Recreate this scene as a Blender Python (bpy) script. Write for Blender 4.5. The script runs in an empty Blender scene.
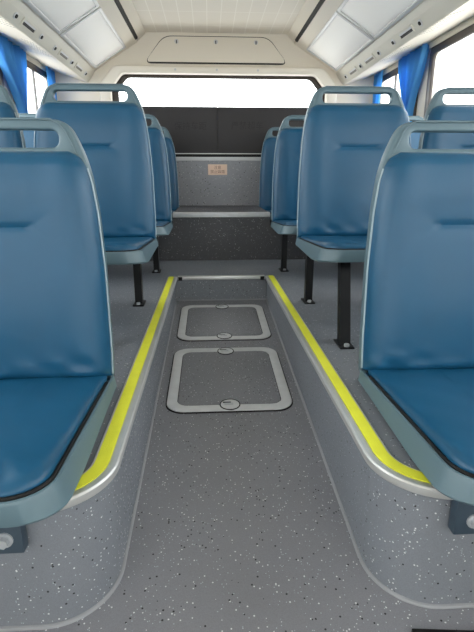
import bpy, bmesh, math, random
from mathutils import Matrix, Vector
random.seed(4)
SC = bpy.context.scene
COL = SC.collection
CX = .085                      # centre line of the bus
HW = 1.415                      # half width of the saloon
YR = 4.5                       # rear wall
YF = -4.6                      # windscreen wall
CAMZ = .55                     # camera above the raised floor (z = 0)

# ------------------------------------------------------------------ materials
def srgb(r, g, b):
    f = lambda c: (c/255/12.92) if c/255 <= .04045 else ((c/255+.055)/1.055)**2.4
    return (f(r), f(g), f(b), 1)

def mat(name, col, rough=.5, metal=0, spec=.5, bump=0, bscale=200, coat=0, vary=0, vscale=6):
    m = bpy.data.materials.new(name); m.use_nodes = True
    nt = m.node_tree; b = nt.nodes['Principled BSDF']
    b.inputs['Base Color'].default_value = col
    b.inputs['Roughness'].default_value = rough
    b.inputs['Metallic'].default_value = metal
    b.inputs['Specular IOR Level'].default_value = spec
    b.inputs['Coat Weight'].default_value = coat
    tc = nt.nodes.new('ShaderNodeTexCoord')
    if bump:
        n = nt.nodes.new('ShaderNodeTexNoise'); n.inputs['Scale'].default_value = bscale
        n.inputs['Detail'].default_value = 3
        bp = nt.nodes.new('ShaderNodeBump'); bp.inputs['Strength'].default_value = bump
        bp.inputs['Distance'].default_value = .002
        nt.links.new(tc.outputs['Object'], n.inputs['Vector'])
        nt.links.new(n.outputs['Fac'], bp.inputs['Height'])
        nt.links.new(bp.outputs['Normal'], b.inputs['Normal'])
    if vary:
        n = nt.nodes.new('ShaderNodeTexNoise'); n.inputs['Scale'].default_value = vscale
        n.inputs['Detail'].default_value = 4
        mx = nt.nodes.new('ShaderNodeMix'); mx.data_type = 'RGBA'
        mx.inputs[6].default_value = tuple(c*(1-vary) for c in col[:3])+(1,)
        mx.inputs[7].default_value = tuple(min(1, c*(1+vary)) for c in col[:3])+(1,)
        nt.links.new(tc.outputs['Object'], n.inputs['Vector'])
        nt.links.new(n.outputs['Fac'], mx.inputs[0])
        nt.links.new(mx.outputs[2], b.inputs['Base Color'])
    return m

def speckle(name, base, rough=.55, dens=.925, scale=175, wscale=1.0):
    """grey vinyl flooring with black and white flecks"""
    m = mat(name, base, rough)
    nt = m.node_tree; b = nt.nodes['Principled BSDF']
    N = nt.nodes.new; L = nt.links.new
    tc = N('ShaderNodeTexCoord')
    nz = N('ShaderNodeTexNoise'); nz.inputs['Scale'].default_value = 3.5; nz.inputs['Detail'].default_value = 5
    L(tc.outputs['Object'], nz.inputs['Vector'])
    mx0 = N('ShaderNodeMix'); mx0.data_type = 'RGBA'
    mx0.inputs[6].default_value = tuple(c*.88 for c in base[:3])+(1,)
    mx0.inputs[7].default_value = tuple(c*1.14 for c in base[:3])+(1,)
    L(nz.outputs['Fac'], mx0.inputs[0])
    fine = N('ShaderNodeTexNoise'); fine.inputs['Scale'].default_value = 420; fine.inputs['Detail'].default_value = 2
    L(tc.outputs['Object'], fine.inputs['Vector'])
    mxf = N('ShaderNodeMix'); mxf.data_type = 'RGBA'; mxf.blend_type = 'OVERLAY'
    mxf.inputs[0].default_value = .35
    L(mx0.outputs[2], mxf.inputs[6]); L(fine.outputs['Color'], mxf.inputs[7])
    hs = N('ShaderNodeHueSaturation'); hs.inputs['Saturation'].default_value = .0
    L(fine.outputs['Color'], hs.inputs['Color']); L(hs.outputs['Color'], mxf.inputs[7])
    prev = mxf.outputs[2]
    for sc, thr, colr, rad in ((scale, dens, (.62, .63, .64, 1), .30), (scale*.83, dens+.02, (.012, .012, .014, 1), .32),
                               (scale*1.7, dens+.03, (.40, .46, .48, 1), .34)):
        v = N('ShaderNodeTexVoronoi'); v.inputs['Scale'].default_value = sc
        L(tc.outputs['Object'], v.inputs['Vector'])
        sp = N('ShaderNodeSeparateColor'); L(v.outputs['Color'], sp.inputs[0])
        g = N('ShaderNodeMath'); g.operation = 'GREATER_THAN'; g.inputs[1].default_value = thr
        L(sp.outputs[0], g.inputs[0])
        l = N('ShaderNodeMath'); l.operation = 'LESS_THAN'; l.inputs[1].default_value = rad
        L(v.outputs['Distance'], l.inputs[0])
        mu = N('ShaderNodeMath'); mu.operation = 'MULTIPLY'
        L(g.outputs[0], mu.inputs[0]); L(l.outputs[0], mu.inputs[1])
        mx = N('ShaderNodeMix'); mx.data_type = 'RGBA'
        mx.inputs[7].default_value = colr
        L(mu.outputs[0], mx.inputs[0]); L(prev, mx.inputs[6]); prev = mx.outputs[2]
    L(prev, b.inputs['Base Color'])
    return m

VINYL = mat('blue_vinyl', srgb(20, 76, 108), .38, spec=.42, bump=.12, bscale=900, vary=.10, vscale=7)
PLAST = mat('grey_blue_plastic', srgb(88, 111, 121), .42, spec=.5, bump=.05, bscale=700)
RIMP = mat('pale_edge_trim', srgb(150, 168, 176), .4)
BLACKM = mat('black_painted_steel', srgb(18, 19, 22), .5, spec=.3)
BOLT = mat('zinc_bolt', srgb(176, 180, 184), .35, metal=.35)
BRACK = mat('dark_slate_steel', srgb(52, 66, 78), .45)
FLOORM = speckle('speckled_vinyl', srgb(117, 118, 124), .5)
PLATM = speckle('speckled_vinyl_blue', srgb(111, 115, 122), .5)
TRIMG = mat('pale_grey_trim', srgb(198, 198, 200), .5)
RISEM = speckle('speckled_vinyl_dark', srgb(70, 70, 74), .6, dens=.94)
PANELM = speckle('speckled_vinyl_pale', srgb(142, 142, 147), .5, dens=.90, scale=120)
WELD = mat('vinyl_weld', srgb(140, 142, 146), .5)
ALU = mat('aluminium', srgb(205, 206, 204), .38, metal=.55, vary=.06, vscale=30)
ALUW = mat('worn_aluminium', srgb(200, 202, 204), .5, metal=.2, vary=.14, vscale=25, bump=.2, bscale=120)
YELL = mat('yellow_grip', srgb(218, 221, 52), .7, bump=.5, bscale=500, vary=.10, vscale=25)
CREAM = mat('cream_moulding', srgb(226, 218, 204), .55, vary=.02, vscale=3)
CREAM2 = mat('cream_trim', srgb(236, 229, 216), .45)
DUCT = mat('beige_duct', srgb(208, 203, 190), .5)
LENS = mat('white_panel', srgb(251, 248, 244), .45)
SILV = mat('silver_frame', srgb(205, 205, 206), .4, metal=.3)
DARK = mat('dark_gap', srgb(34, 31, 30), .6)
BLK = mat('black_rubber', srgb(18, 18, 19), .6, spec=.25)
CHAR = mat('charcoal_panel', srgb(54, 52, 53), .6, spec=.3, vary=.03)
CHAR2 = mat('charcoal_text', srgb(20, 19, 21), .6)
BAND = mat('dark_glass_band', srgb(58, 50, 46), .35)
CURT = mat('blue_cloth', srgb(104, 182, 232), .8, spec=.2, bump=.2, bscale=600)
_b = CURT.node_tree.nodes['Principled BSDF']
_t = CURT.node_tree.nodes.new('ShaderNodeBsdfTranslucent'); _t.inputs['Color'].default_value = srgb(110, 190, 248)
_m = CURT.node_tree.nodes.new('ShaderNodeMixShader'); _m.inputs[0].default_value = .45
_o = CURT.node_tree.nodes['Material Output']
CURT.node_tree.links.new(_b.outputs[0], _m.inputs[1]); CURT.node_tree.links.new(_t.outputs[0], _m.inputs[2])
CURT.node_tree.links.new(_m.outputs[0], _o.inputs['Surface'])
LABEL = mat('peach_sticker', srgb(236, 206, 184), .6)
LABELT = mat('sticker_print', srgb(150, 106, 90), .6)
ROOFM = mat('ribbed_roof', srgb(226, 217, 202), .55)
def rib_roof():
    nt = ROOFM.node_tree; b = nt.nodes['Principled BSDF']
    N = nt.nodes.new; L = nt.links.new
    tc = N('ShaderNodeTexCoord'); sp = N('ShaderNodeSeparateXYZ'); L(tc.outputs['Object'], sp.inputs[0])
    prev = None
    for ax, per, wd in ((0, .105, .06), (1, .33, .025)):
        d = N('ShaderNodeMath'); d.operation = 'DIVIDE'; d.inputs[1].default_value = per; L(sp.outputs[ax], d.inputs[0])
        fr = N('ShaderNodeMath'); fr.operation = 'FRACT'; L(d.outputs[0], fr.inputs[0])
        lt = N('ShaderNodeMath'); lt.operation = 'LESS_THAN'; lt.inputs[1].default_value = wd; L(fr.outputs[0], lt.inputs[0])
        if prev:
            mx = N('ShaderNodeMath'); mx.operation = 'MAXIMUM'; L(prev, mx.inputs[0]); L(lt.outputs[0], mx.inputs[1]); prev = mx.outputs[0]
        else: prev = lt.outputs[0]
    m = N('ShaderNodeMix'); m.data_type = 'RGBA'
    m.inputs[6].default_value = srgb(226, 218, 205); m.inputs[7].default_value = srgb(238, 232, 221)
    L(prev, m.inputs[0]); L(m.outputs[2], b.inputs['Base Color'])
rib_roof()

GRILLE = mat('perforated_cream', srgb(226, 218, 204), .55)
def perforate():
    nt = GRILLE.node_tree; b = nt.nodes['Principled BSDF']; N = nt.nodes.new; L = nt.links.new
    def math_(op, a, bb):
        m = N('ShaderNodeMath'); m.operation = op
        for k, v in enumerate((a, bb)):
            if hasattr(v, 'links'): L(v, m.inputs[k])
            else: m.inputs[k].default_value = v
        return m.outputs[0]
    tc = N('ShaderNodeTexCoord'); sp = N('ShaderNodeSeparateXYZ'); L(tc.outputs['Object'], sp.inputs[0])
    d = None
    for ax, per in ((0, .0165), (1, .056)):
        c = math_('MULTIPLY', math_('SUBTRACT', math_('FRACT', math_('DIVIDE', math_('ADD', sp.outputs[ax], 1.0), per), 0), .5), per)
        q = math_('POWER', math_('ABSOLUTE', c, 0), 2)
        d = q if d is None else math_('ADD', d, q)
    hole = math_('LESS_THAN', d, .0062**2)
    m = N('ShaderNodeMix'); m.data_type = 'RGBA'
    m.inputs[6].default_value = srgb(226, 218, 204); m.inputs[7].default_value = srgb(84, 78, 72)
    L(hole, m.inputs[0]); L(m.outputs[2], b.inputs['Base Color'])
perforate()

def glass_mat():
    m = bpy.data.materials.new('window_glass'); m.use_nodes = True
    nt = m.node_tree; nt.nodes.clear()
    o = nt.nodes.new('ShaderNodeOutputMaterial'); mx = nt.nodes.new('ShaderNodeMixShader')
    t = nt.nodes.new('ShaderNodeBsdfTransparent'); g = nt.nodes.new('ShaderNodeBsdfGlossy')
    t.inputs['Color'].default_value = (.95, .97, .97, 1); g.inputs['Roughness'].default_value = .02
    lw = nt.nodes.new('ShaderNodeLayerWeight'); lw.inputs['Blend'].default_value = .5
    pw = nt.nodes.new('ShaderNodeMath'); pw.operation = 'POWER'; pw.inputs[1].default_value = 5
    f = nt.nodes.new('ShaderNodeMath'); f.operation = 'MULTIPLY_ADD'; f.inputs[1].default_value = .6; f.inputs[2].default_value = .03
    nt.links.new(lw.outputs['Facing'], pw.inputs[0]); nt.links.new(pw.outputs[0], f.inputs[0])
    nt.links.new(f.outputs[0], mx.inputs[0]); nt.links.new(t.outputs[0], mx.inputs[1])
    nt.links.new(g.outputs[0], mx.inputs[2]); nt.links.new(mx.outputs[0], o.inputs['Surface'])
    return m
GLASS = glass_mat()

# ------------------------------------------------------------------ helpers
def link(name, me, m, parent=None, smooth=True, mats=None):
    o = bpy.data.objects.new(name, me); COL.objects.link(o)
    me.materials.clear()
    for q in (mats or [m]): me.materials.append(q)
    if smooth:
        try: me.shade_auto_smooth
        except AttributeError: pass
        for p in me.polygons: p.use_smooth = True
        try: me.set_sharp_from_angle(angle=math.radians(38))
        except Exception: pass
    if parent: o.parent = parent
    return o

def frombm(name, bm, m, parent=None, smooth=True, loc=None):
    bmesh.ops.recalc_face_normals(bm, faces=bm.faces)
    me = bpy.data.meshes.new(name); bm.to_mesh(me); bm.free()
    o = link(name, me, m, parent, smooth)
    if loc: o.location = loc
    return o

def add_box(bm, lo, hi, bev=0, M=None):
    r = bmesh.ops.create_cube(bm, size=1)
    vs = r['verts']
    for v in vs:
        v.co = Vector([(lo[i]+hi[i])/2 + v.co[i]*(hi[i]-lo[i]) for i in range(3)])
    if bev:
        es = list({e for v in vs for e in v.link_edges})
        r2 = bmesh.ops.bevel(bm, geom=es, offset=bev, segments=2, affect='EDGES', profile=.6)
        vs = list({v for f in r2['faces'] for v in f.verts} | {v for v in vs if v.is_valid})
    if M:
        for v in vs: v.co = M @ v.co
    return vs

def box(name, lo, hi, m, parent=None, bev=0, loc=None, M=None):
    bm = bmesh.new(); add_box(bm, lo, hi, bev, M)
    return frombm(name, bm, m, parent, loc=loc)

def add_tube(bm, pts, r, seg=10, cap=True):
    pts = [Vector(p) for p in pts]; rings = []
    rr = r if isinstance(r, (list, tuple)) else [r]*len(pts)
    for i, p in enumerate(pts):
        t = (pts[min(i+1, len(pts)-1)]-pts[max(i-1, 0)]).normalized()
        a = t.orthogonal().normalized() if i == 0 else (a - t*a.dot(t)).normalized()
        b = t.cross(a)
        rings.append([bm.verts.new(p+(a*math.cos(k*2*math.pi/seg)+b*math.sin(k*2*math.pi/seg))*rr[i]) for k in range(seg)])
    for A, B in zip(rings, rings[1:]):
        for k in range(seg): bm.faces.new((A[k], A[(k+1) % seg], B[(k+1) % seg], B[k]))
    if cap:
        bm.faces.new(rings[0]); bm.faces.new(rings[-1])

def loft(bm, loops, closed=True, cap0=True, cap1=True):
    R = [[bm.verts.new(p) for p in l] for l in loops]
    n = len(R[0])
    for A, B in zip(R, R[1:]):
        for k in range(n if closed else n-1):
            bm.faces.new((A[k], A[(k+1) % n], B[(k+1) % n], B[k]))
    if closed and cap0: bm.faces.new(R[0])
    if closed and cap1: bm.faces.new(R[-1])
    return R

def plate(name, outer, holes, thick, m, M=None, bev=0, parent=None, rm=False):
    """flat plate with holes: outline in local xy, extruded along local z by 'thick' (centred), edges rounded"""
    cu = bpy.data.curves.new(name, 'CURVE'); cu.dimensions = '2D'; cu.fill_mode = 'BOTH'
    cu.extrude = max(thick/2-bev, 1e-5); cu.bevel_depth = bev; cu.bevel_resolution = 2; cu.offset = -bev
    for lp in [outer]+holes:
        s = cu.splines.new('POLY'); s.points.add(len(lp)-1); s.use_cyclic_u = True
        for p, q in zip(s.points, lp): p.co = (q[0], q[1], 0, 1)
    t = bpy.data.objects.new('t', cu); COL.objects.link(t)
    dg = bpy.context.evaluated_depsgraph_get(); dg.update()
    me = bpy.data.meshes.new_from_object(t.evaluated_get(dg))
    bpy.data.objects.remove(t); bpy.data.curves.remove(cu)
    if M: me.transform(M)
    bm = bmesh.new(); bm.from_mesh(me); bmesh.ops.remove_doubles(bm, verts=bm.verts, dist=1e-5)
    bm.to_mesh(me); bm.free()
    return link(name, me, m, parent)

def rrect(w0, w1, h0, h1, r, n=6):
    """rounded rectangle loop, counter clockwise; r may be four radii (bl, br, tr, tl)"""
    rs = r if isinstance(r, (list, tuple)) else (r,)*4
    out = []
    for (cx, cy, a, q) in ((w0, h0, 180, rs[0]), (w1, h0, 270, rs[1]), (w1, h1, 0, rs[2]), (w0, h1, 90, rs[3])):
        q = max(q, 1e-4)
        ox = cx + (q if cx == w0 else -q); oy = cy + (q if cy == h0 else -q)
        for k in range(n+1):
            t = math.radians(a + 90*k/n)
            out.append((ox+q*math.cos(t), oy+q*math.sin(t)))
    return out

def roundpoly(pts, r, n=5):
    """round the corners of a convex or concave polygon"""
    out = []; N = len(pts)
    for i in range(N):
        p0, p, p1 = Vector(pts[i-1]), Vector(pts[i]), Vector(pts[(i+1) % N])
        rr = r[i] if isinstance(r, (list, tuple)) else r
        a = (p0-p).normalized(); b = (p1-p).normalized()
        d = min(rr, (p0-p).length*.49, (p1-p).length*.49)
        A = p+a*d; B = p+b*d
        for k in range(n+1):
            t = k/n
            out.append(tuple((A*(1-t)**2 + p*2*t*(1-t) + B*t*t)))
    return out

def empty(name, loc=(0, 0, 0), rot=(0, 0, 0), label=None, cat=None, group=None):
    o = bpy.data.objects.new(name, None); COL.objects.link(o)
    o.empty_display_size = .05
    o.location = loc; o.rotation_euler = rot
    return tag(o, label, cat, group)

def tag(o, label=None, cat=None, group=None):
    if label: o['label'] = label
    if cat: o['category'] = cat
    if group: o['group'] = group
    return o

def struct(o): o['kind'] = 'structure'; return o

def copy_tree(o, parent=None):
    c = o.copy(); COL.objects.link(c)
    if parent: c.parent = parent
    for ch in list(o.children): copy_tree(ch, c)
    return c

XZ = Matrix(((1, 0, 0, 0), (0, 0, -1, 0), (0, 1, 0, 0), (0, 0, 0, 1)))     # local xy -> world xz, local z -> -y
def YZ(x): return Matrix(((0, 0, 1, x), (1, 0, 0, 0), (0, 1, 0, 0), (0, 0, 0, 1)))   # local xy -> world yz

# ------------------------------------------------------------------ the seat (local: y=0 pan front, z=0 shell bottom)
W = .262
RAKE = .115
def yb(z): return .548 + RAKE*z          # plane of the back shell's front face

def back_outline(ins=0):
    prof = [(.000, .242), (.10, .243), (.30, .238), (.45, .228), (.545, .214), (.590, .200), (.622, .186), (.645, .175), (.660, .162), (.670, .142)]
    R = [(w+.012-ins, z) for z, w in prof]
    return R + [(-x, z) for x, z in reversed(R)]

def cushion_half(z):
    pr = [(0, .244), (.10, .245), (.30, .240), (.45, .229), (.53, .217), (.562, .207), (.582, .193), (.597, .164)]
    for (a, wa), (b, wb) in zip(pr, pr[1:]):
        if z <= b: return .012 + wa + (wb-wa)*(z-a)/(b-a)
    return .012 + pr[-1][1]

def prof(d, r):
    return 1 if d >= r else math.sqrt(max(0, 1-(1-max(d, 0)/r)**2))

def make_back_cushion():
    bm = bmesh.new()
    z0, z1 = .030, .595
    nu, nv = 46, 84
    rows = []
    for j in range(nv+1):
        t = j/nv; t = .5-.5*math.cos(math.pi*t)*(1-.25*math.sin(math.pi*t)**2)
        z = z0+(z1-z0)*t
        hw = cushion_half(z); row = []
        for i in range(nu+1):
            s = i/nu; s = math.sin((s-.5)*math.pi)
            s = .6*s+.4*(2*i/nu-1)
            x = hw*s
            d = min(hw-abs(x), 1)
            e = prof(d, .042)*prof(z1-z, .034)*prof(z-z0, .03)
            off = .044*e
            # side bolsters, lumbar swell and shallow dish
            off += .005*math.exp(-((abs(x)-.175)/.04)**2)*prof(d, .06)*min(1, (z-z0)/.1)
            off += .008*math.exp(-((z-.20)/.12)**2)*math.exp(-(x/.15)**2)
            off += .005*math.exp(-((z-.51)/.05)**2)*math.exp(-(x/.2)**4)
            # stitched crease
            L = .082
            amp = 1/(1+math.exp((abs(x)-L)/.006))
            off -= .0045*amp*math.exp(-((z-.418)/.0036)**2)
            off -= .0025*amp*math.exp(-((z-.418)/.018)**2)
            for sx in (-1, 1):      # puckers at the ends of the crease
                u, w = x*sx-L, z-.418
                for ang, ln in ((35, .045), (-25, .04)):
                    ca, sa = math.cos(math.radians(ang)), math.sin(math.radians(ang))
                    al, pe = u*ca+w*sa, -u*sa+w*ca
                    if al > 0: off -= .0028*math.exp(-(pe/.006)**2)*math.exp(-(al/ln)**2)
            # gathered folds above the seat
            fold = math.exp(-((z-.065)/.03)**2)*(.4+.6*min(1, abs(x)/.12))
            off += .0026*fold*(math.sin(x*61+z*70)+.6*math.sin(x*23-z*90+1))*prof(d, .06)
            row.append(bm.verts.new((x, yb(z)-off-.004, z)))
        rows.append(row)
    for A, B in zip(rows, rows[1:]):
        for i in range(nu): bm.faces.new((A[i], A[i+1], B[i+1], B[i]))
    ring = rows[0] + [r[-1] for r in rows[1:]] + rows[-1][::-1][1:] + [r[0] for r in rows[1:-1]][::-1]
    bm.faces.new(ring)
    return bm

def pan_loop(ins, zf, n=8):
    r = .075-ins*.6
    lp = rrect(-W+ins, W-ins, ins, .552-min(ins, .03), (max(r, .01), max(r, .01), .012, .012), n)
    return [(x, y, zf(x, y)) for x, y in dense(lp, n)]
def dense(lp, n):
    out = []
    for i, (a, b) in enumerate(zip(lp, lp[1:]+lp[:1])):
        m = 14 if i % (n+1) == n else 1
        for q in range(m): out.append((a[0]+(b[0]-a[0])*q/m, a[1]+(b[1]-a[1])*q/m))
    return out
def rim(y): return .054-.024*min(1, max(0, y)/.5)

def lift(y): return .016*max(0, 1-max(0, y)/.16)
def make_pan_shell(sides):
    bm = bmesh.new()
    def flare(lp, dx, dy):
        return [(x*(W+(dx if (x > 0 and 1 in sides) or (x < 0 and -1 in sides) else 0)*(.3+.7*max(0, 1-max(0, y)/.5)))/W, y-dy*(1-min(1, max(0, y)/.5)), z) for x, y, z in lp]
    loft(bm, [flare(pan_loop(.030, lambda x, y: -.005+lift(y)), .015, .003), flare(pan_loop(.012, lambda x, y: -.005+lift(y)), .017, .003), flare(pan_loop(.003, lambda x, y: -.004+lift(y)), .017, .003),
              flare(pan_loop(0, lambda x, y: .001+lift(y)), .017, .003), flare(pan_loop(0, lambda x, y: rim(y)-.006), .002, 0), pan_loop(0, lambda x, y: rim(y)-.003), pan_loop(.0015, lambda x, y: rim(y)),
              pan_loop(.0065, lambda x, y: rim(y)), pan_loop(.008, lambda x, y: rim(y)-.003), pan_loop(.009, lambda x, y: .018)])
    return bm

def make_pan_cushion():
    bm = bmesh.new()
    def top(h):
        def f(x, y):
            dish = -.012*math.exp(-((y-.30)/.16)**2)*math.exp(-(x/.15)**2)
            front = .004*math.exp(-((y-.09)/.07)**2)
            wr = .0022*math.exp(-((y-.05)/.03)**2)*math.sin(x*120+y*40) + .002*math.sin(x*34+y*21)*math.sin(y*27-1)
            return rim(y)+h*(1-.35*min(1, max(0, y)/.5))+(dish+front+wr)*min(1, max(0, h)/.02)
        return f
    loft(bm, [pan_loop(.0175, lambda x, y: .019), pan_loop(.0165, lambda x, y: rim(y)-.006), pan_loop(.0150, top(.003)), pan_loop(.0165, top(.009)),
              pan_loop(.021, top(.0135)), pan_loop(.029, top(.0175)), pan_loop(.040, top(.0190)), pan_loop(.06, top(.0195)), pan_loop(.085, top(.0195)),
              pan_loop(.11, top(.0195)), pan_loop(.14, top(.0195)), pan_loop(.17, top(.0195)), pan_loop(.20, top(.0195))])
    return bm

def make_leg(parent, top, foot, h=.016):
    bm = bmesh.new()
    loft(bm, [[(top[0]+sx*h, top[1]+sy*h, top[2]) for sx, sy in ((-1, -1), (1, -1), (1, 1), (-1, 1))],
              [(foot[0]+sx*h, foot[1]+sy*h, foot[2]+.004) for sx, sy in ((-1, -1), (1, -1), (1, 1), (-1, 1))]])
    lg = frombm('leg', bm, BLACKM, parent, smooth=False)
    bm = bmesh.new()
    add_box(bm, (foot[0]-.024, foot[1]-.046, foot[2]), (foot[0]+.024, foot[1]+.046, foot[2]+.006), .002)
    fp = frombm('foot_plate', bm, BLACKM, lg)
    for s in (-1, 1):
        bm = bmesh.new()
        c = (foot[0], foot[1]+s*.034)
        add_tube(bm, [(c[0], c[1], foot[2]+.006), (c[0], c[1], foot[2]+.015)], .009, 6)
        frombm('bolt', bm, BOLT, lg)
    return lg

def make_seat(sides=()):
    t = empty('bus_seat')
    frombm('seat_shell', make_pan_shell(sides), PLAST, t)
    frombm('seat_cushion', make_pan_cushion(), VINYL, t)
    bm = bmesh.new()
    q = [(x, y, z) for x, y, z in pan_loop(.0115, lambda x, y: rim(y)) if y < .50]
    k = max(range(len(q)), key=lambda i: math.dist(q[i], q[i-1])); q = q[k:]+q[:k]
    add_tube(bm, q, .0042, 6)
    frombm('gap_shade', bm, BLK, t)  # black ring paints in the shade of the gap between cushion and shell
    # back shell with the grab slot
    M = Matrix(((1, 0, 0, 0), (0, RAKE, -1, .548+.021), (0, 1, 0, 0), (0, 0, 0, 1)))
    ol = roundpoly(back_outline(), .022, 3)
    slot = rrect(-.155, .155, .604, .646, .018, 5)
    plate('back_shell', ol, [slot], .040, PLAST, M, .007, t)
    ol2 = back_outline(.003)
    # raised bead running round the front of the grab handle
    bm = bmesh.new()
    pts = [(x, yb(z)-.001, z) for x, z in back_outline(.014) if z > .585]
    add_tube(bm, pts, .0022, 6)
    frombm('handle_bead', bm, PLAST, t)
    frombm('back_cushion', make_back_cushion(), VINYL, t)
    # pale edging down both sides of the cushion
    for s in (-1, 1):
        bm = bmesh.new()
        pts = [(s*(cushion_half(z)+.0005), yb(z)-.004, z) for z in [.035+.52*k/14 for k in range(15)]]
        add_tube(bm, pts, .0030, 6)
        frombm('edge_trim', bm, RIMP, t)
    return t

G_SEAT = 'blue vinyl bus seats'
SEATL, SEATR = -.512, .668                 # centres of the aisle seats
WINL, WINR = SEATL-.528, SEATR+.528
rows = {                                   # row: front y, height of the shell bottom
    'a': (.634, .0125), 'b': (1.60, .252), 'c': (2.52, .240), 'd': (3.33, .246)}
LAB = {
 ('a', 'L'): 'large blue vinyl bus seat nearest on the left, cut by the left picture edge',
 ('a', 'R'): 'large blue vinyl bus seat nearest on the right, cut by the right picture edge',
 ('b', 'L'): 'blue vinyl aisle seat right behind the nearest left seat, grab handle against the rear window',
 ('b', 'R'): 'whole blue vinyl aisle seat on legs right behind the nearest right seat',
 ('b', 'WL'): 'blue vinyl window seat at the left edge beneath the big blue curtain',
 ('b', 'WR'): 'blue vinyl window seat at the right edge in front of the bright side window',
 ('c', 'L'): 'narrow-looking blue aisle seat on the left, third from the front, on the raised floor',
 ('c', 'R'): 'narrow-looking blue aisle seat on the right, third from the front, on one visible black leg',
 ('c', 'WL'): 'blue window seat on the left, third row, showing only between the two seats before it',
 ('c', 'WR'): 'blue window seat on the right, third row, showing only between the two seats before it',
 ('d', 'L'): 'farthest blue aisle seat on the left, on the rear ledge beside the speckled panel',
 ('d', 'R'): 'farthest blue aisle seat on the right, on the rear ledge beside the speckled panel',
 ('d', 'WL'): 'farthest blue window seat on the left, in the rear corner behind the others',
 ('d', 'WR'): 'farthest blue window seat on the right, in the rear corner behind the others'}
XS = {'L': SEATL, 'R': SEATR, 'WL': WINL, 'WR': WINR}
SRC = {}
for (row, side), lab in LAB.items():
    kind = side if side in ('L', 'R') else 'W'
    if kind in SRC: s = copy_tree(SRC[kind])
    else: s = SRC[kind] = make_seat({'L': (1,), 'R': (-1,), 'W': ()}[kind])   # the flared skirt faces the aisle
    y, z = rows[row]
    nudge = {'a': -.009 if side == 'L' else -.002, 'b': .014 if side == 'L' else .006 if side == 'WL' else .014 if side == 'R' else .002, 'c': .012, 'd': .012}[row]
    s.location = (XS[side]+(nudge if row == 'a' or side in ('L', 'WL') else -nudge), y, z)
    tag(s, lab, 'seat', G_SEAT)
# legs and brackets are added once all the plain copies are made
for s in [o for o in COL.objects if o.name.startswith('bus_seat')]:
    lab = s['label']
    (row, side) = [k for k, v in LAB.items() if v == lab][0]
    if row in 'bc' and side in ('L', 'R'):
        lx = .178 if side == 'L' else -.212
        zf = -rows[row][1]
        make_leg(s, (lx, .475 if row == 'b' else .305, .000), (lx, .475 if row == 'b' else .305, zf))
        if row == 'b': make_leg(s, (lx+(.035 if side == 'R' else -.10), .055, .010), (lx+(.006 if side == 'R' else -.06), -.105, zf), .018)
    if row in 'bc' and side in ('WL', 'WR'):
        lx = -.19 if side == 'WL' else .19
        make_leg(s, (lx, .43, .000), (lx, .43, -rows[row][1]))
    if row == 'a':
        x0, x1 = (-.12, .192) if side == 'L' else (-.234, .12)
        bm = bmesh.new(); add_box(bm, (x0, .055, -.088), (x1, .078, -.004), .003)
        br = frombm('mounting_bracket', bm, BRACK, s)
        bx = .163 if side == 'L' else -.199
        bm = bmesh.new()
        add_tube(bm, [(bx, .055, -.058), (bx, .052, -.058)], .0145, 16)
        add_tube(bm, [(bx, .052, -.058), (bx, .042, -.058)], .0095, 6)
        frombm('bolt', bm, BOLT, br)
    if row == 'd':
        bm = bmesh.new()
        add_box(bm, (-.18, .20, -.012), (.18, .24, -.003))
        frombm('mounting_rail', bm, BLACKM, s)
        bm = bmesh.new(); add_box(bm, (-.18, .40, -.012), (.18, .44, -.003))
        frombm('mounting_rail', bm, BLACKM, s)

# ------------------------------------------------------------------ floors
WL_, WR_ = -.200, .322                    # side faces of the sunken aisle
YW = 2.645                                # its rear end
YP = .715                                 # front face of the raised floor
SLOPE = .07
def zf(y): return -.135-SLOPE*(YW-max(y, -.2))
bm = bmesh.new()
X0, X1 = CX-HW-.02, CX+HW+.02
ys = [YW+.02, -.2, YF]
vs = [[bm.verts.new((x, y, zf(y))) for x in (X0, X1)] for y in ys]
lo = [[bm.verts.new((x, y, zf(y)-.05)) for x in (X0, X1)] for y in ys]
for a, b in ((0, 1), (1, 2)):
    bm.faces.new((vs[a][0], vs[b][0], vs[b][1], vs[a][1])); bm.faces.new((lo[a][0], lo[a][1], lo[b][1], lo[b][0]))
struct(frombm('floor', bm, FLOORM, smooth=False))

RC = .125
def edge_path(off=0, n=12):
    """edge of the raised floor seen from above: front left, round the corner, along the aisle, back across, and out again. off > 0 moves it outwards into the aisle"""
    P = [(X0, YP-off)]
    r = RC+off
    for k in range(n+1):
        t = math.radians(-90+90*k/n)
        P.append((WL_-RC+r*math.cos(t), YP+RC+r*math.sin(t)))
    P += [(WL_+off, YW-off), (WR_-off, YW-off)]
    for k in range(n+1):
        t = math.radians(180+90*k/n)
        P.append((WR_+RC+r*math.cos(t), YP+RC+r*math.sin(t)))
    P.append((X1, YP-off))
    return P
ep = edge_path()
poly = ep+[(X1, 4.52), (X0, 4.52)]
o = plate('floor_raised', poly, [], .5, PLATM, Matrix.Translation((0, 0, -.25)))
struct(o)
# vinyl weld along the foot of the raised floor
bm = bmesh.new()
pp = edge_path(.001, 14)
def walk(P, st=.05):
    out = []
    for a, b in zip(P, P[1:]):
        m = max(1, int(math.dist(a, b)/st))
        out += [(a[0]+(b[0]-a[0])*k/m, a[1]+(b[1]-a[1])*k/m) for k in range(m)]
    return out+[P[-1]]
add_tube(bm, [(x, y, zf(y)+.001) for x, y in walk(pp)], .0052, 8)
struct(frombm('baseboard_platform', bm, WELD))
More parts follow.
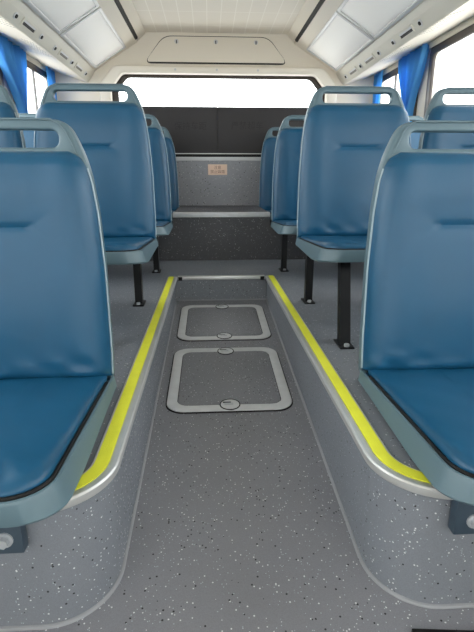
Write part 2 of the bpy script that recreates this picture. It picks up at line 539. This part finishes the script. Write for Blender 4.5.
# cove: pale vinyl turn up
# aluminium step nosing with yellow insert, one thing per side of the aisle
def strip_path(side, off):
    P = edge_path(off, 14)
    half = [p for p in P if (p[0] < .06)] if side == 'L' else [p for p in P if p[0] > .06]
    if side == 'R': half = half[::-1]
    return half         # from outboard to the rear end of the aisle
def ribbon(paths_z, name, m, parent):
    bm = bmesh.new()
    n = len(paths_z[0][0])
    L = [[(x, y, z) for x, y in P] for P, z in paths_z]
    R = [[bm.verts.new(p) for p in l] for l in L]
    K = len(R)
    for a in range(K):
        b = (a+1) % K
        for k in range(n-1): bm.faces.new((R[a][k], R[a][k+1], R[b][k+1], R[b][k]))
    bm.faces.new([r[0] for r in R]); bm.faces.new([r[-1] for r in R])
    return frombm(name, bm, m, parent)
for side, lab in (('L', 'aluminium step edging with yellow grip band, left side of the sunken aisle'),
                  ('R', 'aluminium step edging with yellow grip band, right side of the sunken aisle')):
    t = empty('step_edging', (0, 0, 0), label=lab, cat='step edging', group='step edgings along the aisle')
    def cut(off):
        P = strip_path(side, off); P = P[1:]        # drop the far outboard point, start just past the corner
        x0 = WL_-RC-.07 if side == 'L' else WR_+RC+.07
        P = [(x0, YP-off)]+P
        P[-1] = (P[-1][0], YW-.004)
        return P
    ribbon([(cut(.0005), -.013), (cut(.010), -.013), (cut(.012), -.010), (cut(.012), .003), (cut(.009), .006), (cut(-.004), .006), (cut(-.006), .0045), (cut(-.036), .0045), (cut(-.039), .005), (cut(-.042), .0003), (cut(.0005), .0003)],
           'nosing', ALU, t)
    ribbon([(cut(-.0065), .004), (cut(-.0065), .0068), (cut(-.0345), .0068), (cut(-.0345), .004)], 'grip_band', YELL, t)
t = empty('step_edging', label='short pale metal edging across the rear end of the sunken aisle', cat='step edging')
bm = bmesh.new(); add_box(bm, (WL_+.014, YW-.010, -.013), (WR_-.014, YW+.018, .007), .0025); frombm('nosing', bm, ALU, t)
for x in (WL_+.018, WR_-.018-.022):
    bm = bmesh.new(); add_box(bm, (x, YW-.014, -.016), (x+.022, YW-.009, .004)); frombm('end_cap', bm, BLK, t)

# ------------------------------------------------------------------ floor hatches in the aisle
def hatch(y0, y1, lab, front_notch):
    x0, x1 = -.160, .280
    yc = (y0+y1)/2; xc = (x0+x1)/2
    a = math.atan(SLOPE)
    t = empty('floor_hatch', (xc, yc, zf(yc)+.0005), (a, 0, 0), lab, 'floor hatch', 'floor hatches in the aisle')
    w, h = (x1-x0)/2, (y1-y0)/2/math.cos(a)
    T = Matrix.Translation((0, 0, .003))
    inner = rrect(-w+.036, w-.036, -h+.036, h-.036, .038, 6)
    plate('frame', rrect(-w, w, -h, h, .062, 8), [inner], .006, ALUW, T, .0015, t)
    plate('gasket', rrect(-w-.004, w+.004, -h-.006, h+.004, .066, 8), [], .002, BLK, Matrix.Translation((0, 0, .001)), 0, t)
    plate('panel', rrect(-w+.0385, w-.0385, -h+.0385, h-.0385, .036, 6), [], .005, FLOORM, T, .001, t)
    for s in (-1, 1):
        cy = s*(h-.036)
        bm = bmesh.new()
        add_tube(bm, [(0, cy, .002), (0, cy, .0070), (0, cy, .0078)], [.033, .033, .031], 28)
        lk = frombm('latch', bm, ALUW, t)
        bm = bmesh.new()
        add_tube(bm, [(0.034*math.cos(q*math.pi/16), cy+.034*math.sin(q*math.pi/16), .0065) for q in range(33)], .0022, 6, False)
        frombm('latch_seat', bm, BLK, lk)
        bm = bmesh.new()
        add_box(bm, (-.020, cy-.007, .0075), (.012, cy+.007, .0105), .002)
        frombm('latch_tab', bm, BOLT, lk)
        bm = bmesh.new()
        add_box(bm, (-.024, cy+.008, .0072), (.004, cy+.016, .0084), .0005)
        frombm('latch_slot', bm, BLK, lk)
    return t
hatch(1.452, 1.965, 'grey floor hatch with worn metal frame, nearer one in the sunken aisle', True)
hatch(2.062, 2.545, 'grey floor hatch with worn metal frame, farther one by the aisle end', False)

# mat edge in the corner
bm = bmesh.new()
m_ = Matrix.Translation((.366, .668, 0)) @ Matrix.Rotation(math.radians(-5), 4, 'Z')
v = add_box(bm, (0, -.55, 0), (.42, 0, .009), .002, m_)
for q in v: q.co.z += zf(q.co.y)+.0005
tag(frombm('floor_mat', bm, BLK), 'black rubber mat edge on the floor in the bottom right corner', 'mat')

# ------------------------------------------------------------------ rear steps, speckled panel, charcoal cover
YS, ZL, YU, ZU = 3.211, .313, 4.08, .699
bm = bmesh.new()
add_box(bm, (-.243, YS, -.005), (.403, YU+.01, ZL))
add_box(bm, (X0, YS, -.005), (-.2425, YU+.01, .2335)); add_box(bm, (.4025, YS, -.005), (X1, YU+.01, .2335))
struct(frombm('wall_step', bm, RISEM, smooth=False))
bm = bmesh.new(); add_box(bm, (-.243, YS-.010, ZL-.026), (.403, YS+.035, ZL+.005), .003)
tag(frombm('step_nosing', bm, ALUW), 'pale metal nosing on the rear ledge below the speckled panel', 'step nosing')
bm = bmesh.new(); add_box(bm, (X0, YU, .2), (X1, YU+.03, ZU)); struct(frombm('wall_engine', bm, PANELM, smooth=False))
bm = bmesh.new(); add_box(bm, (X0, YU-.008, ZU-.030), (X1, YU+.06, ZU), .003); struct(frombm('trim_1', bm, TRIMG))
bm = bmesh.new(); add_box(bm, (X0, YU+.004, ZU), (X1, YU+.049, ZU+.022)); struct(frombm('trim_2', bm, BLK))
bm = bmesh.new(); add_box(bm, (X0, YU+.05, ZU-.02), (X1, YR+.01, ZU)); struct(frombm('floor_shelf', bm, CHAR))

FONT = None
def text(name, s, size, M, m, parent, th=.0006):
    cu = bpy.data.curves.new(name, 'FONT'); cu.body = s; cu.size = size; cu.align_x = 'CENTER'; cu.align_y = 'CENTER'
    cu.extrude = th
    t = bpy.data.objects.new('t', cu); COL.objects.link(t)
    dg = bpy.context.evaluated_depsgraph_get(); dg.update()
    me = bpy.data.meshes.new_from_object(t.evaluated_get(dg)); bpy.data.objects.remove(t)
    me.transform(M)
    return link(name, me, m, parent, smooth=False)

t = empty('rear_cover', (CX, YU+.05, ZU), label='long charcoal cover board with faint lettering under the rear window', cat='cover panel')
HB = 1.083-ZU
for s in (-1, 1):
    x0, x1 = (-1.12, -.0095) if s < 0 else (-.0065, 1.12)
    bm = bmesh.new(); add_box(bm, (x0, 0, .030), (x1, .28, HB), .003); frombm('board', bm, CHAR, t)
bm = bmesh.new(); add_box(bm, (-1.12, .01, .005), (1.12, .26, HB-.003)); frombm('core', bm, CHAR2, t)
bm = bmesh.new(); add_box(bm, (-1.12, -.010, .024), (1.12, .008, .031)); frombm('chrome_strip', bm, SILV, t)
text('lettering', '保持车距', .066, Matrix.Translation((-.228, -.0005, .235)) @ XZ, CHAR2, t)
text('lettering', '严禁超车', .066, Matrix.Translation((.232, -.0005, .240)) @ XZ, CHAR2, t)

t = empty('warning_sticker', (.0715, YU, .600), label='small peach warning sticker with two lines of characters on the speckled panel', cat='sticker')
bm = bmesh.new(); add_box(bm, (-.078, -.0012, -.042), (.078, 0, .042)); frombm('backing', bm, LABEL, t, smooth=False)
text('lettering', '注意', .030, Matrix.Translation((0, -.0013, .015)) @ XZ, LABELT, t, .0003)
text('lettering', '禁止踩踏', .030, Matrix.Translation((0, -.0013, -.018)) @ XZ, LABELT, t, .0003)

# ------------------------------------------------------------------ rear wall with window
def hexa(hw, z0, z1, ch):
    return [(CX+.02-hw, z0), (CX+.02+hw, z0), (CX+.02+hw, z1-ch), (CX+.02+hw-ch*.85, z1), (CX+.02-hw+ch*.85, z1), (CX+.02-hw, z1-ch)]
hole = roundpoly(hexa(.93, .60, 1.385, .12), .03, 4)
outer = [(X0, -.3), (X1, -.3), (X1, 1.80), (X0, 1.80)]
struct(plate('wall_rear', outer, [hole], .06, CREAM, Matrix.Translation((0, YR+.03, 0)) @ XZ))
t = empty('window_1', (0, YR, 0)); struct(t)
plate('window_moulding', roundpoly(hexa(1.02, .58, 1.440, .15), .03, 4), [roundpoly(hexa(.925, .62, 1.382, .12), .03, 4)],   .075, CREAM2, Matrix.Translation((0, -.020, 0)) @ XZ, .016, t)
plate('window_band', roundpoly(hexa(.93, .60, 1.385, .12), .03, 4), [roundpoly(hexa(.872, .66, 1.358, .095), .03, 4)], .012, BAND, Matrix.Translation((0, .03, 0)) @ XZ, .003, t)
plate('window_pane', roundpoly(hexa(.928, .605, 1.382, .12), .03, 4), [], .005, GLASS, Matrix.Translation((0, .045, 0)) @ XZ, 0, t)
for x in (-.27, .08, .43):
    bm = bmesh.new(); add_tube(bm, [(x, -.056, 1.411), (x, -.060, 1.411)], .009, 12); frombm('screw_cap', bm, SILV, t)

# flap above the rear window
t = empty('rear_hatch_cover', (CX, YR, 1.572), label='long cream trapezoid hatch cover with three locks above the rear window', cat='hatch cover')
def trap(g): return roundpoly([(-.615-g, -.10-g), (.605+g, -.10-g), (.435+g*.6, .10+g), (-.445-g*.6, .10+g)], .07, 6)
plate('shadow_gap', trap(.006), [], .004, DARK, Matrix.Translation((0, -.001, 0)) @ XZ, 0, t)
plate('cover', trap(0), [], .010, CREAM, Matrix.Translation((0, -.005, 0)) @ XZ, .002, t)
bm = bmesh.new(); add_box(bm, (-.575, -.0125, -.1015), (.565, -.001, -.0945)); frombm('bottom_gap', bm, DARK, t)
for x in (-.34, -.01, .33):
    bm = bmesh.new(); add_tube(bm, [(x, -.009, .062), (x, -.014, .062), (x, -.016, .062)], [.017, .017, .014], 18)
    k = frombm('lock', bm, SILV, t)
    bm = bmesh.new(); add_box(bm, (x-.004, -.0175, .045), (x+.004, -.0155, .070), .001); frombm('key_slot', bm, DARK, k)

# ------------------------------------------------------------------ roof
def longbox(name, prof, y0, y1, m, kind=True):
    """prism along y from a polygon in xz"""
    bm = bmesh.new()
    loft(bm, [[(x, y0, z) for x, z in prof], [(x, y1, z) for x, z in prof]])
    o = frombm(name, bm, m, smooth=False)
    return struct(o) if kind else o
ZC = 1.703
longbox('ceiling', [(CX-.70, ZC), (CX+.70, ZC), (CX+.70, ZC+.05), (CX-.70, ZC+.05)], YF, YR+.02, ROOFM)
def mir(s, P): return [(CX+s*x, z) for x, z in P]
STR = (.655, 1.633); PB = (1.03, 1.408); DB = (1.10, 1.315)
for s, nm in ((-1, 'left'), (1, 'right')):
    # roof side: cove from the ceiling to the black channel, sloped bay, duct face and soffit
    longbox('ceiling_cove_'+nm, mir(s, [(.595, ZC+.002), (.600, ZC-.012), (.640, 1.655), (.652, 1.640), (.70, 1.68), (.70, ZC+.04), (.60, ZC+.04)]), YF, YR+.02, CREAM)
    longbox('trim_channel_'+nm, mir(s, [(.648, 1.640), (.650, 1.630), (.664, 1.618), (.672, 1.622), (.70, 1.68)]), YF, YR-.10, BLK)
    longbox('ceiling_side_'+nm, mir(s, [(.664, 1.6275), PB, (1.06, 1.45), (.70, 1.68)]), YF, YR+.02, CREAM)
    longbox('ceiling_duct_'+nm, mir(s, [PB, (1.052, 1.372), (1.092, 1.322), DB, (1.13, 1.322), (HW+.03, 1.423), (HW+.03, 1.52), (1.06, 1.45)]), YF, YR+.02, DUCT)
    longbox('ceiling_soffit_'+nm, mir(s, [(1.105, 1.3125), (HW+.02, 1.4155), (HW+.02, 1.424), (1.105, 1.320)]), YF, YR+.02, CREAM)
    longbox('trim_header_'+nm, mir(s, [(HW-.022, 1.362), (HW+.02, 1.362), (HW+.02, 1.417), (HW-.022, 1.401)]), YF, YR, CREAM2)

# white covers on the sloped bays
def slope_frame(s):
    a = Vector((CX+s*.664, 0, 1.6275)); b = Vector((CX+s*PB[0], 0, PB[1]))
    u = (b-a).normalized(); v = Vector((0, 1, 0)); n = u.cross(v)
    if n.z > 0: n = -n
    return a, u, v, n, (b-a).length
LABP = {(-1, 0): 'rearmost white ceiling panel in a silver frame on the left side', (-1, 1): 'white ceiling panel in front of the rearmost one on the left side',
        (-1, 2): 'third white ceiling panel from the rear on the left side', (1, 0): 'rearmost white ceiling panel in a silver frame on the right side',
        (1, 1): 'white ceiling panel in front of the rearmost one on the right side', (1, 2): 'third white ceiling panel from the rear on the right side'}
for s in (-1, 1):
    a, u, v, n, Ln = slope_frame(s)
    for k in range(3):
        y1 = 4.40-k*.985; y0 = y1-.960
        org = a+u*(.09+(Ln-.09)/2)+v*((y0+y1)/2)
        t = empty('ceiling_panel', org, label=LABP[(s, k)], cat='ceiling panel', group='white panels along the ceiling sides')
        M = Matrix(((u.x, 0, n.x, 0), (u.y, 1, n.y, 0), (u.z, 0, n.z, 0), (0, 0, 0, 1)))
        hw, hh = (Ln-.09)/2-.012, (y1-y0)/2
        plate('frame', rrect(-hw, hw, -hh, hh, .012, 3), [rrect(-hw+.022, hw-.022, -hh+.022, hh-.022, .008, 3)], .016, SILV, M @ Matrix.Translation((0, 0, .006)), .003, t)
        plate('lens', rrect(-hw+.020, hw-.020, -hh+.020, hh-.020, .008, 3), [], .006, LENS, M @ Matrix.Translation((0, 0, .004)), .001, t)

# nozzles and slots on the duct face
def duct_frame(s):
    a = Vector((CX+s*1.052, 0, 1.372)); b = Vector((CX+s*1.092, 0, 1.322))
    u = (b-a).normalized(); v = Vector((0, 1, 0)); n = u.cross(v)
    if n.x*s > 0: n = -n
    return (a+b)/2, Matrix(((u.x, 0, n.x, 0), (0, 1, 0, 0), (u.z, 0, n.z, 0), (0, 0, 0, 1)))
ORD = ['nearest the rear', 'second from the rear', 'third from the rear', 'fourth from the rear', 'fifth from the rear']
for s, nm in ((-1, 'left'), (1, 'right')):
    c, M = duct_frame(s)
    for k, y in enumerate((4.30, 3.90, 3.50, 3.24, 2.85)):
        t = empty('air_nozzle', c+Vector((0, y, 0)), label='small dark round nozzle on the %s ceiling duct, %s' % (nm, ORD[k]), cat='air nozzle', group='round nozzles on the ceiling ducts')
        bm = bmesh.new(); add_tube(bm, [M @ Vector((0, 0, -.002)), M @ Vector((0, 0, .004)), M @ Vector((0, 0, .006))], [.019, .019, .016], 20); frombm('bezel', bm, SILV, t)
        bm = bmesh.new(); add_tube(bm, [M @ Vector((0, 0, .004)), M @ Vector((0, 0, .011))], [.012, .010], 14); frombm('knob', bm, BLK, t)
    for k, (y, L) in enumerate(((4.10, .20), (3.70, .20), (3.04, .20))):
        t = empty('air_vent', c+Vector((0, y, 0)), label='slim rectangular vent on the %s ceiling duct, %s' % (nm, ORD[k]), cat='air vent', group='rectangular vents on the ceiling ducts')
        plate('frame', rrect(-.024, .024, -L/2, L/2, .005, 3), [rrect(-.014, .012, -L/2+.014, L/2-.014, .003, 3)], .008, DUCT, M @ Matrix.Translation((0, 0, .002)), .002, t)
        plate('slot', rrect(-.006, .012, -L/2+.012, L/2-.012, .003, 3), [], .003, DARK if k == 2 else mat('vent_grey', srgb(120, 116, 108), .6), M @ Matrix.Translation((0, 0, .0012)), 0, t)
        plate('flap', rrect(-.014, -.004, -L/2+.012, L/2-.012, .002, 3), [], .005, SILV, M @ Matrix.Translation((0, 0, .0025)), .001, t)
    # speaker perforations on the soffit
    for k, (yy, lab) in enumerate(((2.80, 'rows of small holes in the %s soffit nearer the viewer than the big blue curtain'), (3.46, 'rows of small holes in the %s soffit farther along than the big blue curtain'))):
        p0 = Vector((CX+s*1.105, 0, 1.3125)); p1 = Vector((CX+s*(HW+.02), 0, 1.4155))
        u = (p1-p0).normalized(); n = Vector((u.z, 0, -u.x)) if u.x > 0 else Vector((-u.z, 0, u.x))
        if n.z > 0: n = -n
        org = p0+u*(.050 if k == 0 else .062)+Vector((0, yy, 0))
        bm = bmesh.new(); add_box(bm, (-.044, -.195, -.0004), (.044, .195, .0014), .0003)
        M3 = Matrix(((u.x, 0, n.x), (u.y, 1, n.y), (u.z, 0, n.z)))
        o = frombm('speaker_grille', bm, GRILLE, loc=org)
        o.rotation_euler = M3.to_euler() if M3.determinant() > 0 else Matrix(((-u.x, 0, n.x), (0, 1, 0), (-u.z, 0, n.z))).to_euler()
        tag(o, lab % nm, 'speaker grille', 'perforated grilles in the soffits')

# ------------------------------------------------------------------ side walls and windows
wins = [(3.66, 4.42), (1.96, 3.40), (.32, 1.62), (-1.32, -.02), (-2.96, -1.66), (-4.4, -3.3)]
ZW0, ZW1 = .50, 1.362
wn = 2
for s, nm in ((-1, 'left'), (1, 'right')):
    x = CX+s*(HW+.015)
    holes = [rrect(a, b, ZW0, ZW1, .04, 4) for a, b in wins]
    struct(plate('wall_'+nm, [(YF, -.6), (YR+.03, -.6), (YR+.03, 1.46), (YF, 1.46)], holes, .03, CREAM, YZ(x)))
    for k, (a, b) in enumerate(wins):
        t = empty('window_%d' % wn, (CX+s*HW, (a+b)/2, ZW0)); wn += 1; struct(t)
        h = (b-a)/2; H_ = ZW1-ZW0
        T = Matrix(((0, 0, 1, 0), (1, 0, 0, 0), (0, 1, 0, 0), (0, 0, 0, 1)))
        Ts = lambda d: Matrix.Translation((s*d, 0, 0)) @ T
        plate('window_frame', rrect(-h-.045, h+.045, -.045, H_+.012, .05, 5), [rrect(-h+.012, h-.012, .012, H_-.045, .035, 5)], .020, BAND, Ts(-.008), .004, t)
        mu = .0 if k else .03
        bm = bmesh.new(); add_box(bm, (-s*.004-.008, mu-.011, .01), (-s*.004+.008, mu+.011, H_-.04), .002); frombm('mullion', bm, mat('grey_mullion', srgb(120, 118, 116), .5), t)
        plate('window_pane', rrect(-h, h, 0, H_, .04, 4), [], .004, GLASS, Ts(.012), 0, t)

# windscreen end behind the viewer
struct(plate('wall_front', [(X0, -.8), (X1, -.8), (X1, 1.8), (X0, 1.8)], [rrect(CX-1.15, CX+1.15, .0, 1.5, .1, 5)], .05, CREAM, Matrix.Translation((0, YF-.02, 0)) @ XZ))
t = empty('window_%d' % wn, (CX, YF-.02, .0)); struct(t)
plate('window_frame', rrect(-1.18, 1.18, -.03, 1.53, .12, 5), [rrect(-1.12, 1.12, .03, 1.47, .1, 5)], .07, BAND, XZ, .006, t)
plate('window_pane', rrect(-1.15, 1.15, 0, 1.5, .1, 5), [], .006, GLASS, XZ, 0, t)

# ------------------------------------------------------------------ curtains
def curtain(s, ya, yb_, yc, yd, ztop, zbot, lab, n=6, amp=.030, soff=.046):
    """hangs between ya..yb_ at the top and is gathered to yc..yd at the tie"""
    t = empty('curtain', (CX+s*(HW-soff), (ya+yb_)/2, ztop), label=lab, cat='curtain', group='blue curtains at the side windows')
    yo = (ya+yb_)/2
    bm = bmesh.new(); rows = []
    nv, nu = 26, n*12
    for side in (0, 1):
        R = []
        for j in range(nv+1):
            q = j/nv; z = (zbot-ztop)*q
            g = min(1, q*1.9); g = g*g*(3-2*g)
            a = ya+(yc-ya)*g; b = yb_+(yd-yb_)*g
            row = []
            for i in range(nu+1):
                p = i/nu
                w = math.sin(p*n*2*math.pi+.8*math.sin(p*7+q*2))
                A = amp*(.55+.45*math.sin(p*9+1)**2)*(1-.25*q)
                row.append(bm.verts.new((-s*(A*w)+side*.0025*s, a+(b-a)*p-yo+.006*math.cos(p*n*2*math.pi)*(1-q), z-.006*abs(w)*(j == 0))))
            R.append(row)
        for A_, B_ in zip(R, R[1:]):
            for i in range(nu): bm.faces.new((A_[i], A_[i+1], B_[i+1], B_[i]))
        rows.append(R)
    F, K = rows
    for i in range(nu):
        bm.faces.new((F[0][i], F[0][i+1], K[0][i+1], K[0][i])); bm.faces.new((F[-1][i], F[-1][i+1], K[-1][i+1], K[-1][i]))
    for j in range(nv):
        bm.faces.new((F[j][0], F[j+1][0], K[j+1][0], K[j][0])); bm.faces.new((F[j][-1], F[j+1][-1], K[j+1][-1], K[j][-1]))
    frombm('cloth', bm, CURT, t)
    bm = bmesh.new()
    add_tube(bm, [(0, ya-yo-.01, .004), (0, yb_-yo+.01, .004)], .006, 8)
    frombm('hanging_rod', bm, SILV, t)
    return t
curtain(-1, 3.24, 3.80, 3.60, 3.70, 1.392, .58, 'blue curtain gathered at the left side window, nearer one', 6)
curtain(1, 3.43, 3.90, 3.62, 3.73, 1.392, .58, 'blue curtain gathered at the right side window, nearer one', 7)
curtain(-1, 4.26, 4.47, 4.32, 4.45, 1.392, .58, 'narrow strip of blue curtain by the rear left corner', 3, .013)
curtain(1, 4.26, 4.47, 4.32, 4.45, 1.392, .58, 'narrow strip of blue curtain by the rear right corner', 3, .013)

# ------------------------------------------------------------------ light and camera
w = bpy.data.worlds.new('World'); SC.world = w; w.use_nodes = True
nt = w.node_tree; bg = nt.nodes['Background']
tc = nt.nodes.new('ShaderNodeTexCoord'); sp = nt.nodes.new('ShaderNodeSeparateXYZ')
mr = nt.nodes.new('ShaderNodeMapRange'); mr.inputs[1].default_value = -.25; mr.inputs[2].default_value = .1
cr = nt.nodes.new('ShaderNodeMix'); cr.data_type = 'RGBA'
cr.inputs[6].default_value = (.52, .51, .49, 1); cr.inputs[7].default_value = (1.0, 1.0, 1.0, 1)
nt.links.new(tc.outputs['Generated'], sp.inputs[0]); nt.links.new(sp.outputs[2], mr.inputs[0])
nt.links.new(mr.outputs[0], cr.inputs[0]); nt.links.new(cr.outputs[2], bg.inputs['Color'])
bg.inputs['Strength'].default_value = 3.0

f = 474.0
cam = bpy.data.cameras.new('Camera'); co = bpy.data.objects.new('Camera', cam); COL.objects.link(co)
cam.sensor_fit = 'VERTICAL'; cam.sensor_height = 24; cam.lens = 24*f/632
cam.clip_start = .02
th = math.atan(140/f); ps = math.atan(28*math.cos(th)/f)
co.location = (0, 0, CAMZ)
co.rotation_euler = (math.pi/2-th, 0, -ps)
SC.camera = co
SC.view_settings.view_transform = 'Standard'; SC.view_settings.look = 'None'
SC.view_settings.exposure = 1.3; SC.view_settings.gamma = 1
SC.view_settings.use_curve_mapping = False
SC.cycles.max_bounces = 12; SC.cycles.diffuse_bounces = 8; SC.cycles.transparent_max_bounces = 16
